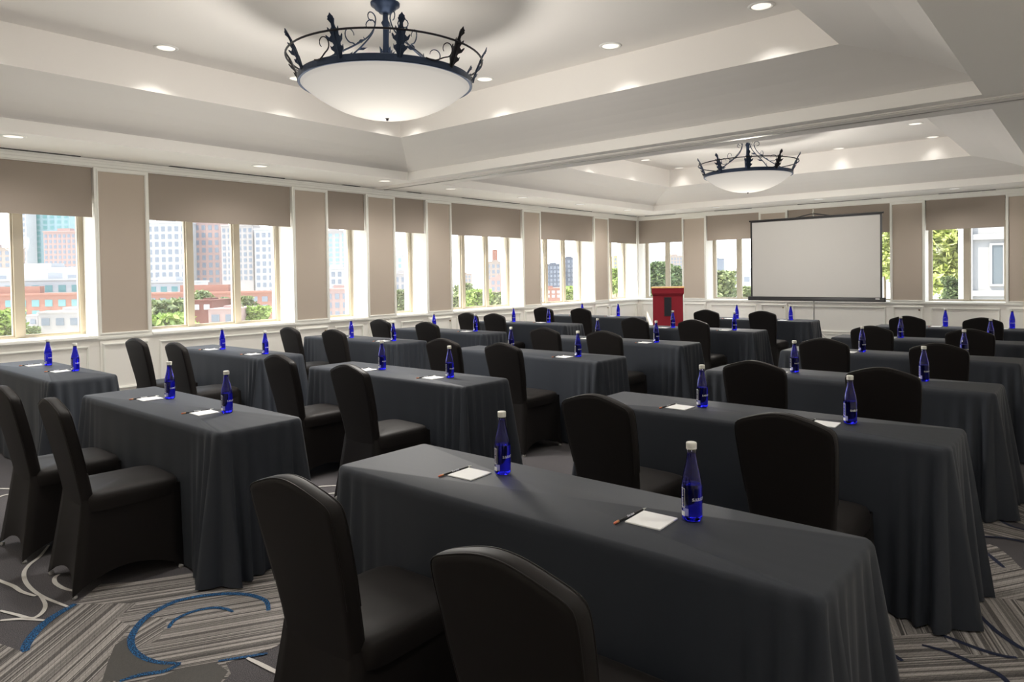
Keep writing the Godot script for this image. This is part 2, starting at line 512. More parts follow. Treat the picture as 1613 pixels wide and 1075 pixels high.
func wall_run(side: String, turn: float, lo: float, hi: float, bays: Array, panels: Array, knobs: Array, n0: int) -> int:
	var w := struct("wall_" + side)
	w.rotation.y = turn
	var s := st()
	box(s, Vector3(lo, 0, -0.6), Vector3(hi, 0.80, 0))
	box(s, Vector3(lo, 2.853, -0.6), Vector3(hi, 4.05, 0))
	box(s, Vector3(lo, 2.40, -0.6), Vector3(hi, 2.853, -0.09))
	var edge := lo
	for b in bays:
		if b[0] > edge: box(s, Vector3(edge, 0.80, -0.6), Vector3(b[0], 2.853, 0))
		edge = b[1]
	if hi > edge: box(s, Vector3(edge, 0.80, -0.6), Vector3(hi, 2.853, 0))
	put("masonry", done(s), M.wall, w)
	s = st()
	box(s, Vector3(lo, 2.865, 0), Vector3(hi, 2.90, 0.022))
	box(s, Vector3(lo, 2.90, 0), Vector3(hi, 2.93, 0.038))
	box(s, Vector3(lo, 2.93, 0), Vector3(hi, 2.952, 0.055))
	put("crown_moulding", done(s), M.trim, w)
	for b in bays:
		put("painted_slot_shadow", boxm(Vector3(b[0] + 0.25, 2.952, 0.03), Vector3(b[1] - 0.15, 2.9605, 0.085)), M.black, w)  # black strip painting in the darkness of a blind slot, no real opening
	var rail := st()
	box(rail, Vector3(lo, 0.79, 0), Vector3(hi, 0.815, 0.03))
	box(rail, Vector3(lo, 0.775, 0), Vector3(hi, 0.79, 0.018))
	put("chair_rail", done(rail), M.trim, w)
	for k in panels.size():
		var p: Array = panels[k]
		var q := st()
		frame_of(q, p[0], p[1], 0.815, 2.858, 0.046, 0, 0.02)
		frame_of(q, p[0] + 0.026, p[1] - 0.026, 0.841, 2.832, 0.014, 0, 0.03)
		put("panel_frame", done(q), M.trim, w)
		put("fabric_panel", boxm(Vector3(p[0] + 0.046, 0.861, 0), Vector3(p[1] - 0.046, 2.812, 0.008)), M.fabric, w)
		var door := put("cupboard_door", boxm(Vector3(p[0] + 0.02, 0.13, 0.0), Vector3(p[1] - 0.02, 0.765, 0.016)), M.wall, w)
		moulding("door_moulding", p[0] + 0.045, p[1] - 0.045, 0.16, 0.735, 0.016, door)
		if knobs[k]:
			var kn := st()
			lathe(kn, [Vector2(0.0, 0), Vector2(0.007, 0), Vector2(0.006, 0.012), Vector2(0.014, 0.018), Vector2(0.015, 0.026), Vector2(0.009, 0.032), Vector2(0, 0.033)], 14)
			put("knob", done(kn), M.brass, door, Vector3(p[1] - 0.1, 0.665, 0.016)).rotation.x = PI / 2
	for b in bays:
		moulding("wainscot_moulding", b[0] + 0.09, b[1] - 0.09, 0.15, 0.72, 0.0, w)
	for b in bays:
		if b.size() > 4: continue
		n0 += 1
		var win := struct("window_%d" % n0)
		win.rotation.y = turn
		var n: int = b[2]
		var f := st()
		frame_of(f, b[0], b[1], 0.80, 2.42, 0.055, -0.47, -0.38)
		put("window_frame", done(f), M.frame, win)
		var step: float = (b[1] - b[0]) / n
		for k in range(1, n):
			put("mullion", boxm(Vector3(b[0] + k * step - 0.045, 0.85, -0.47), Vector3(b[0] + k * step + 0.045, 2.37, -0.37)), M.frame, win)
		for k in n:
			var a0: float = b[0] + k * step + 0.045
			var a1: float = b[0] + (k + 1) * step - 0.045
			var g := st()
			frame_of(g, a0, a1, 0.855, 2.365, 0.018, -0.45, -0.40)
			put("sash", done(g), M.frame, win)
			put("pane", boxm(Vector3(a0 + 0.01, 0.865, -0.428), Vector3(a1 - 0.01, 2.36, -0.422)), M.glass, win)
		var sill := st()
		softbox(sill, Vector3(b[0] - 0.0, 0.80, -0.40), Vector3(b[1] + 0.0, 0.836, 0.042), 0.01)
		put("window_sill", done(sill), M.trim, win)
		var bl := base("roller_blind", Vector3.ZERO, turn)
		put("blind_fabric", boxm(Vector3(b[0] + 0.012, 2.275, -0.030), Vector3(b[1] - 0.012, 2.853, -0.024)), M.blind, bl)
		put("hem_bar", boxm(Vector3(b[0] + 0.012, 2.258, -0.034), Vector3(b[1] - 0.012, 2.280, -0.020)), M.blind, bl)
		var roll := st()
		tube(roll, [Vector3(b[0] + 0.012, 2.82, -0.058), Vector3(b[1] - 0.012, 2.82, -0.058)], 0.026, 12)
		put("roller", done(roll), M.blind, bl)
		tag(bl, b[3], "blind", "half lowered taupe roller blinds")
	return n0

func walls() -> void:
	# long window wall on the plane x = 0: u = -z
	var bays := [[-14.73, -12.69, 3, "taupe roller blind over the window with the teal glass tower outside"],
		[-12.07, -10.04, 3, "wide taupe roller blind over the window with the white and brick apartments outside"],
		[-9.42, -8.69, 1, "narrow taupe roller blind just before the ceiling track, banded tower outside"],
		[-8.08, -7.38, 1, "narrow taupe roller blind just beyond the ceiling track"],
		[-6.74, -4.69, 3, "wide taupe roller blind over the window with the square chimney tower outside"],
		[-4.07, -2.05, 3, "wide taupe roller blind over the window with dark slate offices outside"],
		[-1.40, -0.02, 2, "taupe roller blind on the long wall right beside the room corner"]]
	var panels := [[-15.35, -14.73], [-12.69, -12.07], [-10.04, -9.42], [-8.69, -8.08], [-7.38, -6.74], [-4.69, -4.07], [-2.05, -1.40]]
	var n := wall_run("left", PI / 2, -17.0, 0.0, bays, panels, [0, 0, 1, 0, 1, 0, 1], 0)
	var back := [[0.02, 1.27, 2, "taupe roller blind above the red lectern, beside the room corner"],
		[1.91, 3.21, 2, "taupe roller blind partly hidden by the edge of the projection screen"],
		[3.86, 5.94, 3, "wide taupe roller blind mostly hidden behind the projection screen"],
		[6.57, 7.90, 2, "taupe roller blind on the end wall over the window with white pavilion"]]
	wall_run("back", 0.0, 0.0, 9.95, back, [[1.27, 1.91], [3.21, 3.86], [5.94, 6.57], [7.90, 8.55]], [0, 1, 1, 1], n)
	var r := struct("wall_right")
	put("masonry", boxm(Vector3(9.95, 0, -0.6), Vector3(10.4, 4.05, 17.3)), M.wall, r)
	var f := struct("wall_front")
	put("masonry", boxm(Vector3(-0.6, 0, 17.0), Vector3(9.95, 4.05, 17.3)), M.rear, f)
	var co := struct("wall_corner")
	put("masonry", boxm(Vector3(-0.6, 0, -0.6), Vector3(0.0, 4.05, 0.0)), M.wall, co)
	var bb := st()
	box(bb, Vector3(0, 0, 0), Vector3(0.016, 0.10, 17.0))
	box(bb, Vector3(0, 0.10, 0), Vector3(0.026, 0.118, 17.0))
	var bm := put("baseboard_left", done(bb), M.trim)
	bm.set_meta("kind", "structure")
	bb = st()
	box(bb, Vector3(0, 0, 0), Vector3(9.95, 0.10, 0.016))
	box(bb, Vector3(0, 0.10, 0), Vector3(9.95, 0.118, 0.026))
	bm = put("baseboard_back", done(bb), M.trim)
	bm.set_meta("kind", "structure")

# ------------------------------------------------------------------ chandeliers
func chandelier(at: Vector3, text: String) -> void:
	var o := base("chandelier", at)
	tag(o, text, "chandelier", "bowl chandeliers")
	var s := st()
	var prof := []
	var R := 1.017
	for k in 17:
		var a: float = asin(0.69 / R) * k / 16.0
		prof.append(Vector2(R * sin(a), 2.795 + R * (1 - cos(a))))
	for k in 17:
		var p: Vector2 = prof[16 - k]
		prof.append(Vector2(maxf(p.x - 0.006, 0), p.y + 0.010))
	lathe(s, prof, 64)
	put("glass_bowl", done(s), M.bowl, o)
	s = st()
	lathe(s, [Vector2(0.672, 3.06), Vector2(0.702, 3.056), Vector2(0.706, 3.062), Vector2(0.706, 3.108), Vector2(0.70, 3.114), Vector2(0.672, 3.112), Vector2(0.672, 3.06)], 72, Vector3.ZERO, -1)
	put("rim_band", done(s), M.iron, o)
	s = st()
	var loop := []
	for k in 72: loop.append(Vector3(0.79 * cos(TAU * k / 72), 3.262, 0.79 * sin(TAU * k / 72)))
	tube(s, loop, 0.008, 8, 1.0, true)
	put("upper_ring", done(s), M.iron_dark, o)
	s = st()
	lathe(s, [Vector2(0, 2.772), Vector2(0.008, 2.776), Vector2(0.012, 2.786), Vector2(0.008, 2.790), Vector2(0.022, 2.797), Vector2(0.024, 2.803), Vector2(0, 2.805)], 20)
	put("finial", done(s), M.iron_dark, o)
	s = st()
	lathe(s, [Vector2(0.05, 3.02), Vector2(0.052, 3.10), Vector2(0.034, 3.25), Vector2(0.024, 3.42), Vector2(0.022, 3.55), Vector2(0.036, 3.58), Vector2(0.024, 3.60), Vector2(0.02, 3.66)], 20)
	put("stem", done(s), M.iron, o)
	s = st()
	lathe(s, [Vector2(0.02, 3.655), Vector2(0.05, 3.66), Vector2(0.06, 3.675), Vector2(0.085, 3.69), Vector2(0.092, 3.71), Vector2(0.118, 3.72), Vector2(0.12, FLAT)], 32)
	put("canopy", done(s), M.iron, o)
	# acanthus leaves that rise from the rim band through the ring
	var half := v2([0.016, 0.0, 0.022, 0.025, 0.030, 0.042, 0.050, 0.062, 0.052, 0.090, 0.043, 0.078, 0.027, 0.092, 0.032, 0.108, 0.056, 0.122, 0.068, 0.152, 0.064, 0.160, 0.045, 0.143, 0.030, 0.160, 0.034, 0.178, 0.045, 0.196, 0.043, 0.212, 0.028, 0.196, 0.015, 0.214, 0.013, 0.236, 0.028, 0.262, 0.022, 0.268, 0.021, 0.280, 0.010, 0.290, 0.0, 0.305])
	var outline := PackedVector2Array()
	for p in half: outline.append(p)
	for k in range(half.size() - 2, -1, -1): outline.append(Vector2(-half[k].x, half[k].y))
	var leaf := st()
	var bend := func(p: Vector2, d: float) -> Vector3:
		var t: float = p.y / 0.305
		var out: float = 0.708 + 0.10 * t + 0.035 * t * t * t
		return Vector3(p.x, 3.085 + p.y * 0.94, out + 0.8 * absf(p.x) * (0.4 + t * 0.3) + d - 0.012)
	slab(leaf, outline, bend, 0.007)
	tube(leaf, smooth_path([Vector3(0, 3.08, 0.713), Vector3(0, 3.17, 0.742), Vector3(0, 3.27, 0.785), Vector3(0, 3.335, 0.822)], 4), 0.006, 6, 0.5)
	var leaf_mesh := done(leaf)
	var facing := atan2(9.285 - at.x, 15.8 - at.z)
	for k in 10:
		put("acanthus_leaf", leaf_mesh, M.iron_dark if k % 3 == 1 else M.iron, o, Vector3.ZERO, facing + TAU * k / 10.0 + (0.14 if at.z > 8.0 else 0.02))
	# scrolling arms from the rim up to the stem, and curls on the rim
	var arm := st()
	var path := smooth_path([Vector3(0, 3.10, 0.67), Vector3(0.02, 3.20, 0.52), Vector3(0.03, 3.30, 0.36), Vector3(0.02, 3.40, 0.22), Vector3(0, 3.50, 0.13), Vector3(-0.01, 3.585, 0.10)], 6)
	var c := Vector3(-0.01, 3.585, 0.15)
	for k in range(1, 11):
		var a: float = PI - k * 0.48
		var rr: float = 0.05 * (1.0 - k * 0.045)
		path.append(c + Vector3(0, sin(a) * rr, cos(a) * rr))
	tube(arm, path, 0.0085, 7, 0.5)
	var curl := [Vector3(0.03, 3.30, 0.36)]
	c = Vector3(0.03, 3.365, 0.41)
	for k in 13:
		var a: float = -2.0 + k * 0.42
		curl.append(c + Vector3(0.004 * k, sin(a), cos(a)).normalized() * Vector3(1, 1, 1) * 0.062 * (1.0 - k * 0.035))
	tube(arm, smooth_path(curl, 3), 0.006, 6, 0.5)
	for q in [[0.58, 3.165, 1], [0.47, 3.235, -1], [0.33, 3.325, 1], [0.25, 3.38, -1]]:
		var tip := Vector3(0.05 * q[2], q[1] + 0.035, q[0] - 0.05)
		var root := Vector3(0.02, q[1], q[0])
		var mid := (tip + root) / 2 + Vector3(0, 0.012, 0.008)
		tri(arm, root, mid, tip)
		tri(arm, root, tip, (tip + root) / 2 - Vector3(0, 0.012, 0.006))
		tube(arm, [root, (root + tip) / 2, tip], 0.006, 5, 0.3)
	var arm_mesh := done(arm)
	for k in 5:
		put("scroll_arm", arm_mesh, M.iron, o, Vector3.ZERO, facing + TAU * k / 5.0 - 0.79)
	var hook := st()
	var hp := [Vector3(-0.10, 3.11, 0.70), Vector3(-0.03, 3.10, 0.715), Vector3(0.04, 3.13, 0.735)]
	c = Vector3(0.05, 3.19, 0.76)
	for k in 12:
		var a: float = -1.1 + k * 0.45
		hp.append(c + Vector3(cos(a), sin(a), 0.25 * sin(a)) * 0.056 * (1.0 - k * 0.04))
	tube(hook, smooth_path(hp, 3), 0.006, 6, 0.5)
	var hook_mesh := done(hook)
	for k in 5:
		put("curl", hook_mesh, M.iron_dark, o, Vector3.ZERO, facing + TAU * (k + 0.25) / 5.0 + 0.25)
	# leaves that clasp the stem
	var small := st()
	var bend2 := func(p: Vector2, d: float) -> Vector3: return Vector3(p.x * 0.6, 3.10 + p.y * 0.9, 0.045 + d + 0.05 * p.y - absf(p.x) * 0.5)
	slab(small, outline, bend2, 0.006)
	var small_mesh := done(small)
	for k in 4:
		put("stem_leaf", small_mesh, M.iron, o, Vector3.ZERO, facing + TAU * k / 4.0 + 0.6)
	for l in [[3.0, 0.6, "bowl_uplight"], [2.2, 3.6, "added_fill_light"]]:  # the lower one is an added fill light floating below the bowl
		var p := OmniLight3D.new()
		p.name = l[2]
		o.add_child(p, true)
		p.position = Vector3(0.0 if l[0] < 3 else 0.12, l[0], 0)
		p.light_energy = l[1]
		p.light_color = Color(1.0, 0.98, 0.95)
		p.light_size = 0.5 if l[0] > 2.5 else 0.2
		p.omni_range = 25.0
		p.omni_attenuation = 2.0
		p.shadow_enabled = true
	var d := AreaLight3D.new()
	d.name = "bowl_downlight"
	o.add_child(d, true)
	d.position = Vector3(0, 2.765, 0)
	d.rotation.x = -PI / 2
	d.area_size = Vector2(1.0, 1.0)
	d.area_normalize_energy = true
	d.light_energy = 2.0
	d.light_color = Color(1.0, 0.98, 0.95)
	d.area_range = 25.0
	d.shadow_enabled = true

# ------------------------------------------------------------------ tables, chairs and what lies on the tables
func cloth_mesh(seed_: int) -> ArrayMesh:   # over a table of 1.83 x 0.46 whose corner of least x and most z is the origin
	var L := 1.83
	var D := 0.46
	var H := 0.745
	var r := 0.028
	var rn := RandomNumberGenerator.new()
	rn.seed = seed_
	var ph := [rn.randf() * 6, rn.randf() * 6, rn.randf() * 6, rn.randf() * 6]
	var pts := []   # outline: position, outward, distance to the corner (signed), corner number
	var corner := [Vector2(L, 0), Vector2(0, 0), Vector2(0, -D), Vector2(L, -D)]
	for q in 4:
		var c: Vector2 = corner[q]
		var cc := c + Vector2(r if c.x == 0 else -r, -r if c.y == 0 else r)
		for k in 9:
			var a: float = PI / 2 * (q + k / 8.0)
			var d := Vector2(cos(a), sin(a))
			pts.append([cc + d * r, d, (k / 8.0 - 0.5) * 0.05, q])
		var nx: Vector2 = corner[(q + 1) % 4]
		var ce := nx + Vector2(r if nx.x == 0 else -r, -r if nx.y == 0 else r)
		var a2: float = PI / 2 * (q + 1)
		var d2 := Vector2(cos(a2), sin(a2))
		var from := cc + d2 * r
		var to := ce + d2 * r
		var n := int(from.distance_to(to) / 0.016)
		for k in range(1, n):
			var p := from.lerp(to, float(k) / n)
			var da := p.distance_to(from) + 0.025
			var db := p.distance_to(to) + 0.025
			pts.append([p, d2, da if da < db else -db, q if da < db else (q + 1) % 4])
	var levels := [0.0, 0.006, 0.018, 0.04, 0.08, 0.14, 0.22, 0.31, 0.41, 0.51, 0.61, 0.69, 0.735]
	var g := []
	for i in range(levels.size() - 1, -1, -1):
		var y: float = H - levels[i]
		var t: float = levels[i] / H
		var row := []
		for q in pts:
			var s: float = q[2]
			var p: Vector2 = q[0]
			var w := exp(-pow(s / 0.17, 2.0))
			var along: float = p.x if absf(q[1].y) > 0.7 else p.y * 1.7
			var off: float = 0.012 * t + 0.062 * w * pow(t, 1.1)
			off += w * pow(t, 0.75) * 0.048 * sin(s * 84.0 + ph[q[3]])
			off += (1.0 - w) * t * 0.007 * sin(along * 13.0 + ph[0]) + t * 0.004 * sin(along * 29.0 + ph[1])
			if levels[i] < 0.02: off -= 0.012 * (1.0 - levels[i] / 0.018) * (1.0 - levels[i] / 0.018)
			row.append(Vector3(p.x + q[1].x * off, y, p.y + q[1].y * off))
		g.append(row)
	var sf := st()
	sheet(sf, g, true)
	var top: Array = g[-1]
	sf.set_smooth_group(1)
	var mid := Vector3(L / 2, H, -D / 2)
	for k in top.size():
		tri(sf, mid, top[(k + 1) % top.size()], top[k])
	return done(sf)

func make_table(k: int) -> Node3D:
	var o := base("draped_table")
	o.set_meta("plain", "draped_table")
	put("tablecloth", cloth_mesh(31 + k), M.cloth, o)
	put("tabletop", boxm(Vector3(0.02, 0.715, -0.44), Vector3(1.81, 0.740, -0.02)), M.wood, o)
	for x in [0.25, 1.55]:
		var s := st()
		tube(s, [Vector3(x, 0.715, -0.08), Vector3(x, 0.0, -0.06)], 0.014, 8)
		tube(s, [Vector3(x, 0.715, -0.38), Vector3(x, 0.0, -0.40)], 0.014, 8)
		tube(s, [Vector3(x, 0.2, -0.07), Vector3(x, 0.2, -0.39)], 0.012, 8)
		put("leg", done(s), M.steel, o)
	return o

func make_chair() -> Node3D:   # seat edge towards -z, origin on the floor under the middle of the seat
	var o := base("banquet_chair")
	o.set_meta("plain", "banquet_chair")
	var half := v2([0.165, 0.40, 0.1675, 0.44, 0.170, 0.48, 0.174, 0.525, 0.178, 0.57, 0.188, 0.66, 0.194, 0.75, 0.1965, 0.80, 0.1967, 0.835, 0.1950, 0.853, 0.1905, 0.868, 0.178, 0.880, 0.160, 0.8885, 0.130, 0.8990, 0.100, 0.9085, 0.075, 0.9155, 0.055, 0.9203, 0.036, 0.9237, 0.018, 0.9255, 0.005, 0.926])
	var zc := func(y: float) -> float: return 0.165 + 0.105 * pow(maxf(y - 0.42, 0.0) / 0.5, 1.15)
	var inset := func(d: float, z: float) -> Array:   # the outline pulled in by d, as a row of left and right points
		var row := []
		for k in half.size():
			var t: Vector2 = (half[min(k + 1, half.size() - 1)] - half[max(k - 1, 0)]).normalized()
			if k == half.size() - 1: t = Vector2(-1, 0)
			var p: Vector2 = half[k] + Vector2(-t.y, t.x) * d
			p.x = maxf(p.x, 0.003)
			row.append(Vector3(p.x, p.y, z + zc.call(p.y)))
		return row
	var s := st()
	var rings := []
	for q in [[0.022, 0.0275], [0.009, 0.0262], [0.003, 0.021], [0.0, 0.010], [0.0, -0.010], [0.003, -0.021], [0.009, -0.0262], [0.022, -0.0275]]:
		var r: Array = inset.call(q[0], q[1])
		var full := r.duplicate()
		for k in range(r.size() - 1, -1, -1): full.append(Vector3(-r[k].x, r[k].y, r[k].z))
		rings.append(full)
	s.set_smooth_group(1)
	var n: int = rings[0].size()
	for i in rings.size() - 1:
		for j in n - 1:
			quad(s, rings[i][j], rings[i + 1][j], rings[i + 1][j + 1], rings[i][j + 1])
	for j in half.size() - 1:
		quad(s, rings[0][n - 1 - j], rings[0][j], rings[0][j + 1], rings[0][n - 2 - j])
		quad(s, rings[7][j], rings[7][n - 1 - j], rings[7][n - 2 - j], rings[7][j + 1])
	put("backrest", done(s), M.spandex, o)
	s = st()
	for side in [-1.0, 1.0]:
		var p := []
		for v in inset.call(0.0035, side * 0.0225):
			if v.y > 0.55: p.append(v)
		for k in range(p.size() - 1, -1, -1): p.append(Vector3(-p[k].x, p[k].y, p[k].z))
		tube(s, p, 0.0022, 5)
	put("seam", done(s), M.spandex, o)
	var g := []
	# cushion
	g = []
	for q in [[0.385, 0.985], [0.41, 1.0], [0.435, 1.0], [0.452, 0.985], [0.464, 0.95], [0.472, 0.87], [0.478, 0.7], [0.481, 0.4]]:
		var row := []
		for j in 32:
			var a := TAU * j / 32
			var ca := cos(a)
			var sa := sin(a)
			row.append(Vector3(0.205 * q[1] * signf(ca) * pow(absf(ca), 0.32), q[0] - 0.006 * pow(maxf(0.0, sa), 2), -0.035 + 0.215 * q[1] * signf(sa) * pow(absf(sa), 0.32)))
		g.append(row)
	s = st()
	sheet(s, g, true)
	var rim: Array = g[-1]
	for k in rim.size(): tri(s, Vector3(0, 0.4815, -0.035), rim[(k + 1) % rim.size()], rim[k])
	put("seat", done(s), M.spandex, o)
	# stretched skirt down to the four feet
	var top := []
	var bot := []
	var arch := []
	var ct := [Vector2(0.170, 0.190), Vector2(-0.170, 0.190), Vector2(-0.196, -0.24), Vector2(0.196, -0.24)]
	var cb := [Vector2(0.215, 0.255), Vector2(-0.215, 0.255), Vector2(-0.215, -0.245), Vector2(0.215, -0.245)]
	for q in 4:
		for k in 10:
			var f := k / 10.0
			var e := sin(PI * f)
			var inw: Vector2 = -((cb[q] + cb[(q + 1) % 4]) / 2 - Vector2(0, 0.005)).normalized()
			top.append(ct[q].lerp(ct[(q + 1) % 4], f))
			bot.append(cb[q].lerp(cb[(q + 1) % 4], f) + inw * 0.035 * e)
			arch.append(0.012 + 0.075 * pow(e, 0.8))
	g = []
	for i in range(8, -1, -1):
		var t := i / 8.0
		var row := []
		for k in top.size():
			var y0: float = arch[k]
			var b: Vector2 = top[k].lerp(bot[k], pow(t, 1.05))
			row.append(Vector3(b.x, lerpf(0.44, y0, t), b.y))
		g.append(row)
	s = st()
	sheet(s, g, true)
	put("skirt", done(s), M.spandex, o)
	var ft := st()
	lathe(ft, [Vector2(0, 0), Vector2(0.010, 0.0), Vector2(0.012, 0.004), Vector2(0.011, 0.016), Vector2(0, 0.016)], 12)
	var fm := done(ft)
	for q in cb:
		put("foot", fm, M.glide, o, Vector3(q.x * 0.95, 0, q.y * 0.95))
	return o

func bend_text(text: String, font: PackedStringArray, size: float, radius: float, at: Vector3, yaw: float, up := false) -> ArrayMesh:   # lettering wrapped round an upright cylinder
	var f := SystemFont.new()
	f.font_names = font
	f.font_weight = 700
	var tm := TextMesh.new()
	tm.text = text
	tm.font = f
	tm.font_size = 64
	tm.pixel_size = size / 46.0
	tm.depth = 0.0
	var a: Array = tm.surface_get_arrays(0)
	var v: PackedVector3Array = a[Mesh.ARRAY_VERTEX]
	var n: PackedVector3Array = a[Mesh.ARRAY_NORMAL]
	for i in v.size():
		var p := v[i]
		if up: p = Vector3(-p.y, p.x, 0)
		var q := p.x / radius + yaw
		v[i] = at + Vector3(sin(q) * radius, p.y, cos(q) * radius)
		n[i] = Vector3(sin(q), 0, cos(q))
	var out := []
	out.resize(Mesh.ARRAY_MAX)
	out[Mesh.ARRAY_VERTEX] = v
	out[Mesh.ARRAY_NORMAL] = n
	out[Mesh.ARRAY_INDEX] = a[Mesh.ARRAY_INDEX]
	var m := ArrayMesh.new()
	m.add_surface_from_arrays(Mesh.PRIMITIVE_TRIANGLES, out)
	return m

func arc_patch(s: SurfaceTool, r: float, a0: float, a1: float, y0: float, y1: float) -> void:
	var g := [[], []]
	for k in 7:
		var a := lerpf(a0, a1, k / 6.0)
		g[0].append(Vector3(sin(a) * r, y0, cos(a) * r))
		g[1].append(Vector3(sin(a) * r, y1, cos(a) * r))
	sheet(s, g)

func make_bottle() -> Node3D:   # the name faces +z
	var o := base("water_bottle")
	o.set_meta("plain", "water_bottle")
	var outer := v2([0.0, 0.003, 0.018, 0.001, 0.026, 0.002, 0.0295, 0.006, 0.0305, 0.014, 0.0305, 0.098, 0.0300, 0.108, 0.0285, 0.120, 0.0255, 0.136, 0.0215, 0.153, 0.0175, 0.170, 0.0148, 0.186, 0.0133, 0.200, 0.0130, 0.212])
	var inner := v2([0.0108, 0.212, 0.0112, 0.198, 0.0125, 0.186, 0.0152, 0.170, 0.0192, 0.153, 0.0232, 0.136, 0.0262, 0.120, 0.0276, 0.110, 0.0276, 0.108, 0.0, 0.1075])
	var s := st()
	lathe(s, outer + inner, 28)
	put("glass", done(s), M.bottle, o)
	s = st()
	lathe(s, v2([0.0, 0.2115, 0.0150, 0.2115, 0.0156, 0.213, 0.0156, 0.216, 0.0150, 0.217, 0.0156, 0.219, 0.0158, 0.228, 0.0148, 0.231, 0.012, 0.232, 0.0, 0.232]), 24, Vector3.ZERO, -1)
	put("cap", done(s), M.cap, o)
	put("brand_lettering", bend_text("SARATOGA", ["Droid Serif"], 0.0088, 0.0309, Vector3(0, 0.068, 0), 0.0), M.print, o)
	var back := deg_to_rad(-140.0)
	var b := put("back_label", bend_text("SPRING WATER", ["Droid Sans"], 0.0062, 0.0309, Vector3(0, 0.070, 0), back + 0.25, true), M.print, o)
	s = st()
	arc_patch(s, 0.0309, back + 0.55, back + 0.58, 0.042, 0.098)
	arc_patch(s, 0.0309, back + 0.0, back + 0.58, 0.097, 0.098)
	arc_patch(s, 0.0309, back + 0.0, back + 0.58, 0.042, 0.043)
	arc_patch(s, 0.0310, back + 0.0, back + 0.55, 0.016, 0.030)
	put("barcode_patch", done(s), M.print, b)
	s = st()
	arc_patch(s, 0.0308, back + 0.35, back + 0.95, 0.018, 0.040)
	put("seal", done(s), M.seal, b)
	return o

func make_pencil() -> Node3D:   # lies along z, eraser towards +z
	var o := base("pencil")
	o.set_meta("plain", "pencil")
	var lie := func(prof: Array, n: int) -> ArrayMesh:
		var s := st()
		lathe(s, prof, n, Vector3.ZERO, -1)
		return done(s)
	var parts := [["barrel", v2([0, -0.066, 0.0037, -0.066, 0.0037, 0.066, 0, 0.066]), M.black, 6], ["sharpened_tip", v2([0.0037, 0.066, 0.001, 0.084, 0, 0.088]), M.white, 10], ["ferrule", v2([0, -0.078, 0.0039, -0.078, 0.0039, -0.066, 0, -0.066]), M.ferrule, 14], ["eraser", v2([0, -0.090, 0.0028, -0.0895, 0.0036, -0.087, 0.0036, -0.078]), M.eraser, 14]]
	for p in parts:
		put(p[0], lie.call(p[1], p[3]), p[2], o, Vector3(0, 0.0038, 0)).rotation.x = -PI / 2
	var f := SystemFont.new()
	f.font_names = ["Droid Sans"]
	f.font_weight = 700
	var tm := TextMesh.new()
	tm.text = "Sheraton"
	tm.font = f
	tm.font_size = 64
	tm.pixel_size = 0.0062 / 46.0
	tm.depth = 0.0
	var t := put("lettering", tm, M.print, o, Vector3(0.0021, 0.0071, 0.004))
	t.basis = Basis(Vector3(0, 0, -1), Vector3(-0.5, 0.866, 0).normalized(), Vector3(0.866, 0.5, 0).normalized())
	return o

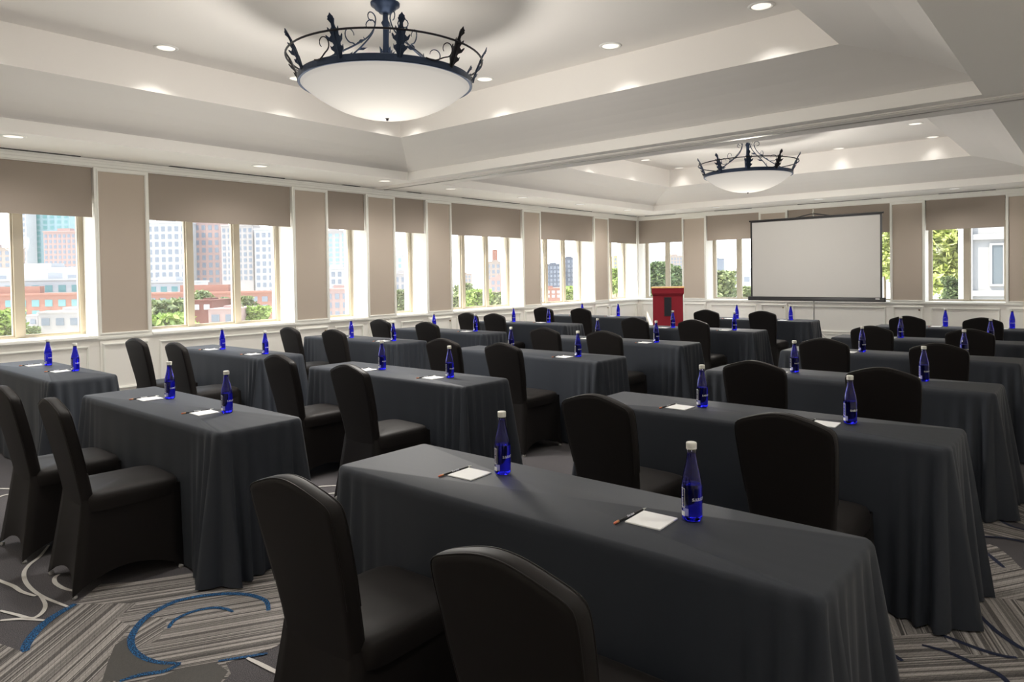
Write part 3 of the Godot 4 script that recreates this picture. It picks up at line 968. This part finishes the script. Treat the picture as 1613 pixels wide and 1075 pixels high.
func furniture() -> void:
	var tables := []
	for k in 3: tables.append(make_table(k))
	proto.tables = tables
	proto.chair = make_chair()
	proto.bottle = make_bottle()
	proto.pencil = make_pencil()
	var ps := st()
	softbox(ps, Vector3(-0.057, 0, -0.058), Vector3(0.057, 0.004, 0.058), 0.001)
	proto.pad = base("notepad")
	proto.pad.set_meta("plain", "notepad")
	put("paper_block", done(ps), M.paper, proto.pad)
	set_table("L", 1, 14.11, null, null, Vector2(2.10, 13.79), Vector2(2.78, 13.79))
	set_table("L", 2, 12.44, Vector2(2.04, 12.78), Vector2(2.88, 12.76), Vector2(2.14, 12.22), Vector2(2.98, 12.21))
	set_table("L", 3, 10.83, Vector2(2.09, 11.13), Vector2(2.86, 11.08), Vector2(2.21, 10.63), Vector2(3.01, 10.63))
	set_table("L", 4, 9.43, Vector2(1.90, 9.65), Vector2(2.86, 9.72), Vector2(2.12, 9.17), Vector2(2.89, 9.14))
	set_table("L", 5, 7.70, Vector2(1.83, 7.82), Vector2(2.37, 7.59), Vector2(2.11, 7.45), Vector2(2.71, 7.28))
	set_table("L", 6, 5.83, Vector2(1.82, 5.82), Vector2(2.62, 5.80), Vector2(2.12, 5.57), Vector2(2.80, 5.34))
	set_table("M", 1, 14.19, Vector2(4.72, 14.47), Vector2(5.42, 14.44), Vector2(4.83, 13.91), Vector2(5.57, 13.92))
	set_table("M", 2, 12.52, Vector2(4.62, 12.71), Vector2(5.57, 12.84), Vector2(4.88, 12.29), Vector2(5.65, 12.29))
	set_table("M", 3, 10.91, Vector2(4.71, 11.22), Vector2(5.47, 11.24), Vector2(4.84, 10.67), Vector2(5.69, 10.78))
	set_table("M", 4, 9.42, Vector2(4.75, 9.75), Vector2(5.51, 9.80), Vector2(4.86, 9.18), Vector2(5.65, 9.29))
	set_table("M", 5, 7.52, Vector2(4.73, 7.87), Vector2(5.55, 7.91), Vector2(4.85, 7.43), Vector2(5.71, 7.53))
	set_table("M", 6, 5.39, Vector2(4.71, 5.79), Vector2(5.56, 5.76), Vector2(4.85, 5.23), Vector2(5.69, 5.37))
	set_table("C", 1, 14.19, Vector2(7.53, 14.47), Vector2(8.36, 14.51), Vector2(7.58, 13.89), Vector2(8.35, 13.91))
	set_table("C", 2, 12.52, Vector2(7.50, 12.87), Vector2(8.33, 12.81), Vector2(7.61, 12.28), Vector2(8.36, 12.26))
	set_table("C", 3, 10.93, Vector2(7.60, 11.29), Vector2(8.31, 11.20), Vector2(7.57, 10.68), Vector2(8.39, 10.64))
	set_table("C", 4, 9.31, Vector2(7.52, 9.56), Vector2(8.33, 9.51), Vector2(7.63, 9.07), Vector2(8.41, 9.07))
	set_table("C", 5, 7.74, Vector2(7.52, 7.83), Vector2(8.34, 7.86), Vector2(7.62, 7.46), Vector2(8.43, 7.48))
	set_table("C", 6, 5.93, Vector2(7.48, 5.92), Vector2(8.26, 5.94), Vector2(7.75, 5.37), Vector2(8.45, 5.41))

func first_or_copy(key: String, at: Vector3, turn: float) -> Node3D:
	var r: Node3D = proto[key]
	if r.has_meta("placed"):
		return dup(r, at, turn)
	r.set_meta("placed", true)
	r.position = at
	r.rotation.y = turn
	return r

func set_table(col: String, row: int, z: float, chair_a, chair_b, bottle_a: Vector2, bottle_b: Vector2) -> void:
	var spot: String = "%s table from the screen, %s" % [ORDINAL[row], COLUMN[col]]
	var x0: float = EAST[col]
	var k := (row + (0 if col == "L" else 1 if col == "M" else 2)) % 3
	var t: Node3D = proto.tables[k]
	if t.has_meta("placed"):
		t = dup(t, Vector3(x0, 0, z + 0.01), 0.0)
	else:
		t.set_meta("placed", true)
		t.position = Vector3(x0, 0, z + 0.01)
	tag(t, "long table under floor-length black cloth, " + spot, "table", "draped tables in three columns")
	for e in 2:
		var side: String = ["window end", "inner end"][e]
		var c = chair_a if e == 0 else chair_b
		if c != null:
			var ch := first_or_copy("chair", Vector3(c.x, 0, maxf(c.y, z + 0.25)), rng.randf_range(-0.06, 0.06))
			tag(ch, "black covered chair, %s of %s" % [side, spot], "chair", "black covered banquet chairs")
		var p: Vector2 = bottle_a if e == 0 else bottle_b
		p.y = clampf(p.y, z - 0.38, z - 0.17)
		var look := atan2(9.285 - p.x, 15.8 - p.y)
		var away := 1.15 if row < 5 else 0.5
		tag(first_or_copy("bottle", Vector3(p.x, 0.7455, p.y), look + away), "blue glass water bottle, %s of %s" % [side, spot], "bottle", "blue water bottles on the tables")
		var turn := rng.randf_range(-0.05, 0.05)
		tag(first_or_copy("pad", Vector3(p.x - 0.090, 0.7455, p.y + 0.083), turn), "square white notepad, %s of %s" % [side, spot], "notepad", "white notepads on the tables")
		tag(first_or_copy("pencil", Vector3(p.x - 0.157, 0.7455, p.y + 0.088), turn + rng.randf_range(-0.07, 0.03)), "black pencil, %s of %s" % [side, spot], "pencil", "black pencils on the tables")

# ------------------------------------------------------------------ lectern and screen
func lectern() -> void:
	var o := base("lectern", Vector3(2.20, 0, 2.51), deg_to_rad(27.0))
	tag(o, "red fabric covered lectern with wooden top before the corner windows", "lectern")
	var s := st()
	var w := 0.31
	box(s, Vector3(-w, 0.04, -0.24), Vector3(w, 1.02, 0.22))
	put("body", done(s), M.red, o)
	s = st()
	softbox(s, Vector3(-w - 0.01, 0.0, -0.25), Vector3(w + 0.01, 0.05, 0.235), 0.008)
	put("plinth", done(s), M.wood, o)
	s = st()   # flared collar
	var a := [Vector2(w, 0.22), Vector2(-w, 0.22), Vector2(-w, -0.24), Vector2(w, -0.24)]
	var b := [Vector2(w + 0.022, 0.25), Vector2(-w - 0.022, 0.25), Vector2(-w - 0.022, -0.26), Vector2(w + 0.022, -0.26)]
	var g := []
	for q in [[a, 1.0], [a, 1.02], [b, 1.06], [b, 1.175]]:
		var row := []
		for p in q[0]: row.append(Vector3(p.x, q[1], p.y))
		g.append(row)
	sheet(s, g, true, -1)
	put("collar", done(s), M.red, o)
	s = st()
	softbox(s, Vector3(-w - 0.03, 1.17, -0.27), Vector3(w + 0.03, 1.198, 0.262), 0.012)
	put("wooden_top", done(s), M.wood, o)
	s = st()
	frame_of(s, -0.075, 0.075, 0.58, 0.98, 0.012, 0.22, 0.232)
	put("slot_frame", done(s), M.black, o)
	put("dark_panel", boxm(Vector3(-0.066, 0.59, 0.22), Vector3(0.066, 0.97, 0.226)), mat(rgb(34, 36, 42), 0.25), o)

func screen() -> void:
	var o := base("projection_screen", Vector3(5.035, 0, 2.0), deg_to_rad(-4.0))
	tag(o, "white tripod projection screen with black border before the end wall", "screen")
	var w := 1.205
	put("screen_sheet", boxm(Vector3(-w, 0.98, 0.058), Vector3(w, 2.475, 0.062)), M.screen, o)
	var s := st()
	for q in [[-w - 0.035, -w, 0.97, 2.50], [w, w + 0.035, 0.97, 2.50], [-w - 0.035, w + 0.035, 2.475, 2.50]]:
		box(s, Vector3(q[0], q[2], 0.054), Vector3(q[1], q[3], 0.0635))
	put("border", done(s), M.black, o)
	s = st()
	tube(s, [Vector3(-w - 0.06, 2.51, 0.06), Vector3(w + 0.06, 2.51, 0.06)], 0.017, 10)
	put("top_rail", done(s), M.black, o)
	s = st()
	softbox(s, Vector3(-w - 0.09, 0.905, 0.02), Vector3(w + 0.09, 0.985, 0.10), 0.02)
	put("roller_case", done(s), M.black, o)
	put("maker_plate", boxm(Vector3(w - 0.07, 0.955, 0.10), Vector3(w + 0.0, 0.968, 0.102)), M.white, o)
	s = st()
	tube(s, [Vector3(0, 0.35, 0), Vector3(0, 2.66, 0)], 0.0145, 12)
	put("pole", done(s), M.steel, o)
	s = st()
	tube(s, smooth_path([Vector3(-0.34, 2.515, 0.045), Vector3(-0.12, 2.56, 0.03), Vector3(0.0, 2.575, 0.02), Vector3(0.12, 2.56, 0.03), Vector3(0.34, 2.515, 0.045)], 5), 0.011, 8)
	put("carry_handle", done(s), M.black, o)
	s = st()
	lathe(s, v2([0, 2.60, 0.018, 2.60, 0.022, 2.61, 0.018, 2.625, 0.012, 2.63, 0.012, 2.655, 0.018, 2.665, 0.012, 2.68, 0, 2.68]), 14)
	put("hook", done(s), M.steel, o)
	for k in 3:
		var a := deg_to_rad(26.0 + 120.0 * k)
		s = st()
		tube(s, [Vector3(0.02 * cos(a), 0.42, 0.02 * sin(a)), Vector3(0.30 * cos(a), 0.22, 0.30 * sin(a)), Vector3(0.56 * cos(a), 0.012, 0.56 * sin(a))], 0.012, 8)
		var leg := put("leg", done(s), M.steel, o)
		s = st()
		lathe(s, v2([0, 0, 0.016, 0, 0.018, 0.01, 0.014, 0.035, 0, 0.035]), 12, Vector3(0.56 * cos(a), 0, 0.56 * sin(a)))
		put("rubber_tip", done(s), M.black, leg)

# ------------------------------------------------------------------ the town outside
func block(called: String, text: String, at: Vector3, deg: float, w: float, h: float, dep: float, c: Color, rows: int, cols: int, wc: Color) -> void:
	var o := base(called, at, deg_to_rad(deg))
	tag(o, text, "building", "buildings of the town outside")
	var wm := mat(c, 0.9)
	put("wall", boxm(Vector3(-w / 2, 0, -dep), Vector3(w / 2, h, 0)), wm, o)
	var s := st()
	var e := minf(0.25, w * 0.02)
	box(s, Vector3(-w / 2 - e, h, -dep - e), Vector3(w / 2 + e, h + e * 2, e))
	box(s, Vector3(-w * 0.22, h + e * 2, -dep * 0.7), Vector3(w * 0.12, h + e * 2 + minf(1.6, w * 0.08), -dep * 0.3))
	put("roof", done(s), wm, o)
	if cols == 0: return
	var gm := mat(wc, 0.3)
	var cw := w / cols
	var rh := minf(cw * 1.15, h / maxf(rows, 1)) if rows > 2 else cw * 0.8
	var pane := boxm(Vector3(-cw * 0.28, -rh * 0.32, -0.1), Vector3(cw * 0.28, rh * 0.32, 0.06))
	for i in rows:
		for j in cols:
			put("window", pane, gm, o, Vector3(-w / 2 + (j + 0.5) * cw, h - (i + 0.75) * rh, 0))

func tree(text: String, at: Vector3, top: float, r: float, c: Color) -> void:
	var o := base("leafy_tree", at)
	tag(o, text, "tree", "trees outside the windows")
	var ground := at.y
	var s := st()
	tube(s, [Vector3(0, 0, 0), Vector3(r * 0.05, (top - ground) * 0.5, 0), Vector3(0, top - ground - r * 0.8, r * 0.05)], maxf(0.12, r * 0.09), 7, 0.4)
	put("trunk", done(s), M.bark, o)
	var mm := MultiMesh.new()
	mm.transform_format = MultiMesh.TRANSFORM_3D
	mm.use_colors = true
	mm.mesh = M.leaf
	var n := 3000
	mm.instance_count = n
	var blobs := []
	for k in 20:
		blobs.append([Vector3(rng.randf_range(-0.6, 0.6), rng.randf_range(-2.3, 0.0), rng.randf_range(-0.6, 0.6)) * r, rng.randf_range(0.40, 0.60) * r])
	blobs.append([Vector3(0, -0.45, 0) * r, 0.5 * r])
	for k in n:
		var b: Array = blobs[k % blobs.size()]
		var d := Vector3(rng.randfn(), rng.randfn(), rng.randfn()).normalized()
		var p: Vector3 = b[0] + d * b[1] * pow(rng.randf(), 0.3)
		p.y = minf(p.y, 0.0) - 0.02 * r
		var q := Basis.from_euler(Vector3(rng.randf() * TAU, rng.randf() * TAU, rng.randf() * TAU)).scaled(Vector3.ONE * r * rng.randf_range(0.12, 0.21))
		mm.set_instance_transform(k, Transform3D(q, p + Vector3(0, top - ground, 0)))
		var v := rng.randf_range(0.75, 1.25)
		mm.set_instance_color(k, Color(c.r * v, c.g * v, c.b * v * rng.randf_range(0.8, 1.1)))
	var f := MultiMeshInstance3D.new()
	f.name = "foliage"
	f.multimesh = mm
	f.material_override = M.leaves
	f.set_meta("kind", "stuff")
	o.add_child(f, true)

func pavilion() -> void:   # close outside the last window of the end wall
	var o := base("white_pavilion", Vector3(5.68, -20, -11.16), deg_to_rad(8.0))
	tag(o, "white rendered building with corner pier close outside the last window", "building", "buildings of the town outside")
	var m := mat(rgb(138, 138, 138), 0.9)
	put("wall", boxm(Vector3(0.0, 0, -8), Vector3(7.0, 26, 0)), m, o)
	var s := st()
	box(s, Vector3(-0.06, 0, -0.5), Vector3(0.34, 26.0, 0.14))
	put("corner_pier", done(s), m, o)
	s = st()
	box(s, Vector3(0.34, 22.42, 0), Vector3(7.0, 22.60, 0.12))
	box(s, Vector3(0.34, 20.58, 0), Vector3(7.0, 20.76, 0.14))
	put("string_course", done(s), m, o)
	for k in 3:
		var x := 0.80 + k * 1.9
		s = st()
		frame_of(s, x, x + 1.2, 20.90, 22.30, 0.07, 0.0, 0.06)
		var f := put("window", done(s), m, o)
		put("pane", boxm(Vector3(x + 0.07, 20.97, 0.0), Vector3(x + 1.13, 22.23, 0.02)), mat(rgb(84, 92, 98), 0.2), f)
		put("mullion", boxm(Vector3(x + 0.36, 20.97, 0.02), Vector3(x + 0.42, 22.23, 0.05)), m, f)

func outside() -> void:
	var WHITE := rgb(159, 159, 159)
	var PALE := rgb(151, 146, 143)
	var TAN := rgb(146, 134, 125)
	var PINK := rgb(151, 129, 123)
	var BRICK := rgb(137, 99, 86)
	var BRICKD := rgb(103, 65, 56)
	var TEAL := rgb(122, 143, 148)
	var TEALD := rgb(91, 128, 129)
	var GREY := rgb(110, 116, 125)
	var SLATE := rgb(89, 93, 102)
	var SAND := rgb(154, 146, 110)
	var LEAF := Color(0.22, 0.29, 0.07)
	var LEAFG := Color(0.17, 0.20, 0.09)
	var LEAFD := Color(0.09, 0.13, 0.05)
	var LEAFY := Color(0.46, 0.50, 0.18)
	M.bark = mat(rgb(110, 96, 80), 0.9)
	M.leaves = mat(Color.WHITE, 0.7)
	M.leaves.vertex_color_use_as_albedo = true
	M.leaves.backlight_enabled = true
	M.leaves.backlight = Color(0.4, 0.5, 0.2)
	var s := st()
	var a := [Vector3(0, -1, 0), Vector3(0.45, -0.1, 0.12), Vector3(0, 1, 0), Vector3(-0.45, -0.1, 0.12)]
	tri(s, a[0], a[1], a[2])
	tri(s, a[0], a[2], a[3])
	M.leaf = done(s)
	pavilion()
	var g := put("ground", boxm(Vector3(-900, -21, -900), Vector3(300, -20, 300)), M.ground)
	g.set_meta("kind", "structure")
	block("apartment_tower", "tan residential tower at the edge of the first window", Vector3(-361.0, -20.0, -66.0), 40, 21.7, 36.6, 8, TAN, 14, 6, GREY)
	block("office_tower", "tall teal glass office tower behind the white rooftops", Vector3(-433.2, -20.0, -109.9), 40, 23.0, 65.9, 8, TEAL, 22, 6, TEALD)
	block("office_tower", "slim white concrete tower beside the teal glass tower", Vector3(-433.1, -20.0, -97.0), 40, 5.8, 60.9, 8, WHITE, 20, 2, GREY)
	block("apartment_building", "pale brick apartment block in front of the teal tower", Vector3(-335.8, -20.0, -87.0), 40, 15.9, 43.3, 8, PINK, 9, 8, GREY)
	block("rooftop_building", "white flat roofed building below the towers", Vector3(-276.1, -20.0, -58.7), 40, 36.9, 26.3, 18, WHITE, 1, 6, GREY)
	block("office_building", "low white office block with a band of teal windows", Vector3(-194.0, -20.0, -36.0), 40, 29.3, 22.0, 14, WHITE, 2, 9, TEALD)
	block("brick_building", "red brick building with teal windows under the office block", Vector3(-182.1, -20.0, -32.9), 40, 27.5, 18.6, 4, BRICK, 2, 9, TEALD)
	block("house", "grey flat roofed house with rooftop vents behind the trees", Vector3(-94.7, -20.0, -14.7), 40, 5.6, 17.5, 8, PALE, 1, 3, GREY)
	block("house", "small pale house with chimney below the first window", Vector3(-104.9, -20.0, -13.9), 40, 2.6, 16.9, 8, PALE, 1, 2, GREY)
	block("apartment_building", "long white and brick apartment block with many windows across the second window", Vector3(-260.7, -20.0, -97.6), 40, 17.4, 43.1, 8, WHITE, 8, 7, GREY)
	block("apartment_building", "brick middle wing of the long apartment block", Vector3(-257.0, -20.0, -111.1), 40, 12.6, 44.0, 8, PINK, 8, 5, GREY)
	block("apartment_building", "pale wing with stacked balconies at the middle of the second window", Vector3(-235.6, -20.0, -113.3), 40, 11.5, 41.4, 8, PALE, 9, 6, GREY)
	block("apartment_building", "light glassy wing at the inner end of the apartment block", Vector3(-220.9, -20.0, -120.4), 40, 15.7, 39.5, 8, WHITE, 9, 7, GREY)
	block("office_building", "low white building with teal windows before the apartment block", Vector3(-177.7, -20.0, -62.6), 40, 14.0, 21.0, 10, WHITE, 2, 5, TEALD)
	block("brick_building", "low red brick building behind the trees of the second window", Vector3(-153.0, -20.0, -62.4), 40, 33.8, 18.3, 5, BRICK, 2, 14, GREY)
	block("house", "dark brick row house with one white framed window", Vector3(-94.5, -20.0, -33.1), 40, 3.1, 18.4, 7, BRICKD, 1, 2, WHITE)
	block("house", "pale brick house with parapet and white roof edge", Vector3(-72.6, -20.0, -25.3), 40, 3.4, 17.9, 7, PINK, 1, 2, GREY)
	block("office_tower", "pale grey banded high rise seen through the narrow window", Vector3(-296.7, -20.0, -197.9), 40, 14.2, 45.8, 8, PALE, 18, 4, TEAL)
	block("apartment_building", "white apartment building below the banded high rise", Vector3(-177.2, -20.0, -115.2), 40, 12.1, 24.5, 8, WHITE, 5, 6, GREY)
	block("brick_building", "pink brick building with tall windows in the narrow window", Vector3(-92.4, -20.0, -55.7), 40, 6.6, 19.5, 10, PINK, 3, 5, GREY)
	block("office_tower", "teal topped white tower through the second narrow window", Vector3(-301.6, -20.0, -245.9), 40, 8.8, 34.0, 8, WHITE, 10, 3, TEAL)
	block("apartment_building", "white walk-up building behind green trees, second narrow window", Vector3(-176.4, -20.0, -141.9), 40, 11.0, 22.6, 8, PALE, 4, 5, GREY)
	block("chimney_tower", "square brick chimney tower on the far hill", Vector3(-213.8, -20.0, -230.6), 40, 2.3, 33.9, 4, BRICK, 0, 0, GREY)
	block("factory_building", "pale factory below the square chimney tower", Vector3(-200.1, -20.0, -216.0), 40, 8.6, 27.7, 12, TAN, 3, 4, GREY)
	block("brick_building", "brick terrace below the factory behind pale trees", Vector3(-137.1, -20.0, -148.7), 40, 6.8, 20.8, 10, PINK, 3, 4, GREY)
	block("apartment_building", "hazy white block on the skyline of the wide window", Vector3(-258.8, -20.0, -255.5), 40, 7.0, 22.8, 8, TAN, 3, 4, GREY)
	block("office_building", "dark glass office building beyond the sixth window", Vector3(-136.1, -20.0, -175.6), 40, 6.2, 25.1, 15, SLATE, 5, 5, GREY)
	block("office_building", "dark slate block with flat roof beside the glass office", Vector3(-137.7, -20.0, -187.3), 40, 5.7, 27.5, 15, SLATE, 6, 4, GREY)
	block("brick_building", "red brick row with white windows below the dark offices", Vector3(-64.0, -20.0, -79.4), 40, 3.7, 19.1, 6, BRICK, 2, 4, WHITE)
	block("tower_building", "yellow stone tower above the trees near the room corner", Vector3(-151.7, -20.0, -240.8), 40, 3.0, 29.2, 8, SAND, 4, 2, GREY)
	block("apartment_building", "hazy beige apartment slab above the trees behind the lectern", Vector3(-150.8, -20.0, -293.6), 40, 8.7, 29.8, 8, TAN, 4, 6, GREY)
	block("office_building", "far white block on the skyline left of the screen", Vector3(-134.5, -20.0, -307.2), 40, 4.4, 28.2, 10, GREY, 5, 3, GREY)
	block("warehouse_building", "long white warehouse roof on the far skyline behind the screen", Vector3(-88.8, -20.0, -241.1), 40, 29.0, 20.9, 20, WHITE, 1, 8, GREY)
	tree("bushy green tree at the lower edge of the first window", Vector3(-93.1, -20, -8.2), -1.8, 2.7, LEAF)
	tree("small grey green shrub tree before the small pale house", Vector3(-76.5, -20, -6.4), -3.1, 1.2, LEAFG)
	tree("broad olive tree at the left of the second window", Vector3(-110.6, -20, -35.2), -1.8, 3.9, LEAFG)
	tree("bright green low tree under the second window", Vector3(-69.4, -20, -17.5), -2.3, 3.1, LEAF)
	tree("tall green tree between the apartment wings", Vector3(-130.2, -20, -50.2), -0.6, 2.6, LEAFG)
	tree("olive tree beside the dark brick house", Vector3(-107.4, -20, -43.1), -1.7, 3.3, LEAFG)
	tree("leafy tree behind the pale brick house", Vector3(-96.8, -20, -41.6), -1.3, 2.2, LEAFG)
	tree("bright green tree at the inner end of the second window", Vector3(-73.1, -20, -30.1), -2.0, 2.0, LEAF)
	tree("pale green tree in the second narrow window", Vector3(-99.3, -20, -76.0), -1.2, 2.8, LEAFG)
	tree("pale hazy tree in the wide window", Vector3(-111.8, -20, -104.6), -0.4, 3.1, LEAFG)
	tree("bright green round tree low in the wide window", Vector3(-73.9, -20, -71.2), -1.0, 2.9, LEAF)
	tree("olive tree below the factory in the wide window", Vector3(-90.8, -20, -96.1), -2.2, 2.7, LEAFG)
	tree("green tree beside the dark slate block", Vector3(-63.6, -20, -85.0), -0.7, 1.9, LEAF)
	tree("tall yellow green tree near the room corner", Vector3(-66.0, -20, -103.8), 2.5, 1.9, LEAF)
	tree("dense dark green tree behind the lectern", Vector3(-44.8, -20, -82.4), 3.3, 2.3, LEAFD)
	tree("dark green tree beside the dense tree", Vector3(-49.1, -20, -97.0), 2.7, 2.0, LEAFD)
	tree("grey green bushy tree left of the screen", Vector3(-36.5, -20, -89.3), 1.6, 2.6, LEAFG)
	tree("pale shrub tree low beside the screen", Vector3(-38.0, -20, -101.1), -1.1, 2.0, LEAFG)
	tree("bright tree behind the inner edge of the screen", Vector3(2.2, -20, -16.7), 3.5, 0.9, LEAFY)
	tree("tall sunlit tree in the last window", Vector3(4.2, -20, -17.7), 3.4, 1.1, LEAFY)
	tree("dark green bush tree in the last window", Vector3(5.3, -20, -12.2), 1.2, 0.4, LEAFD)
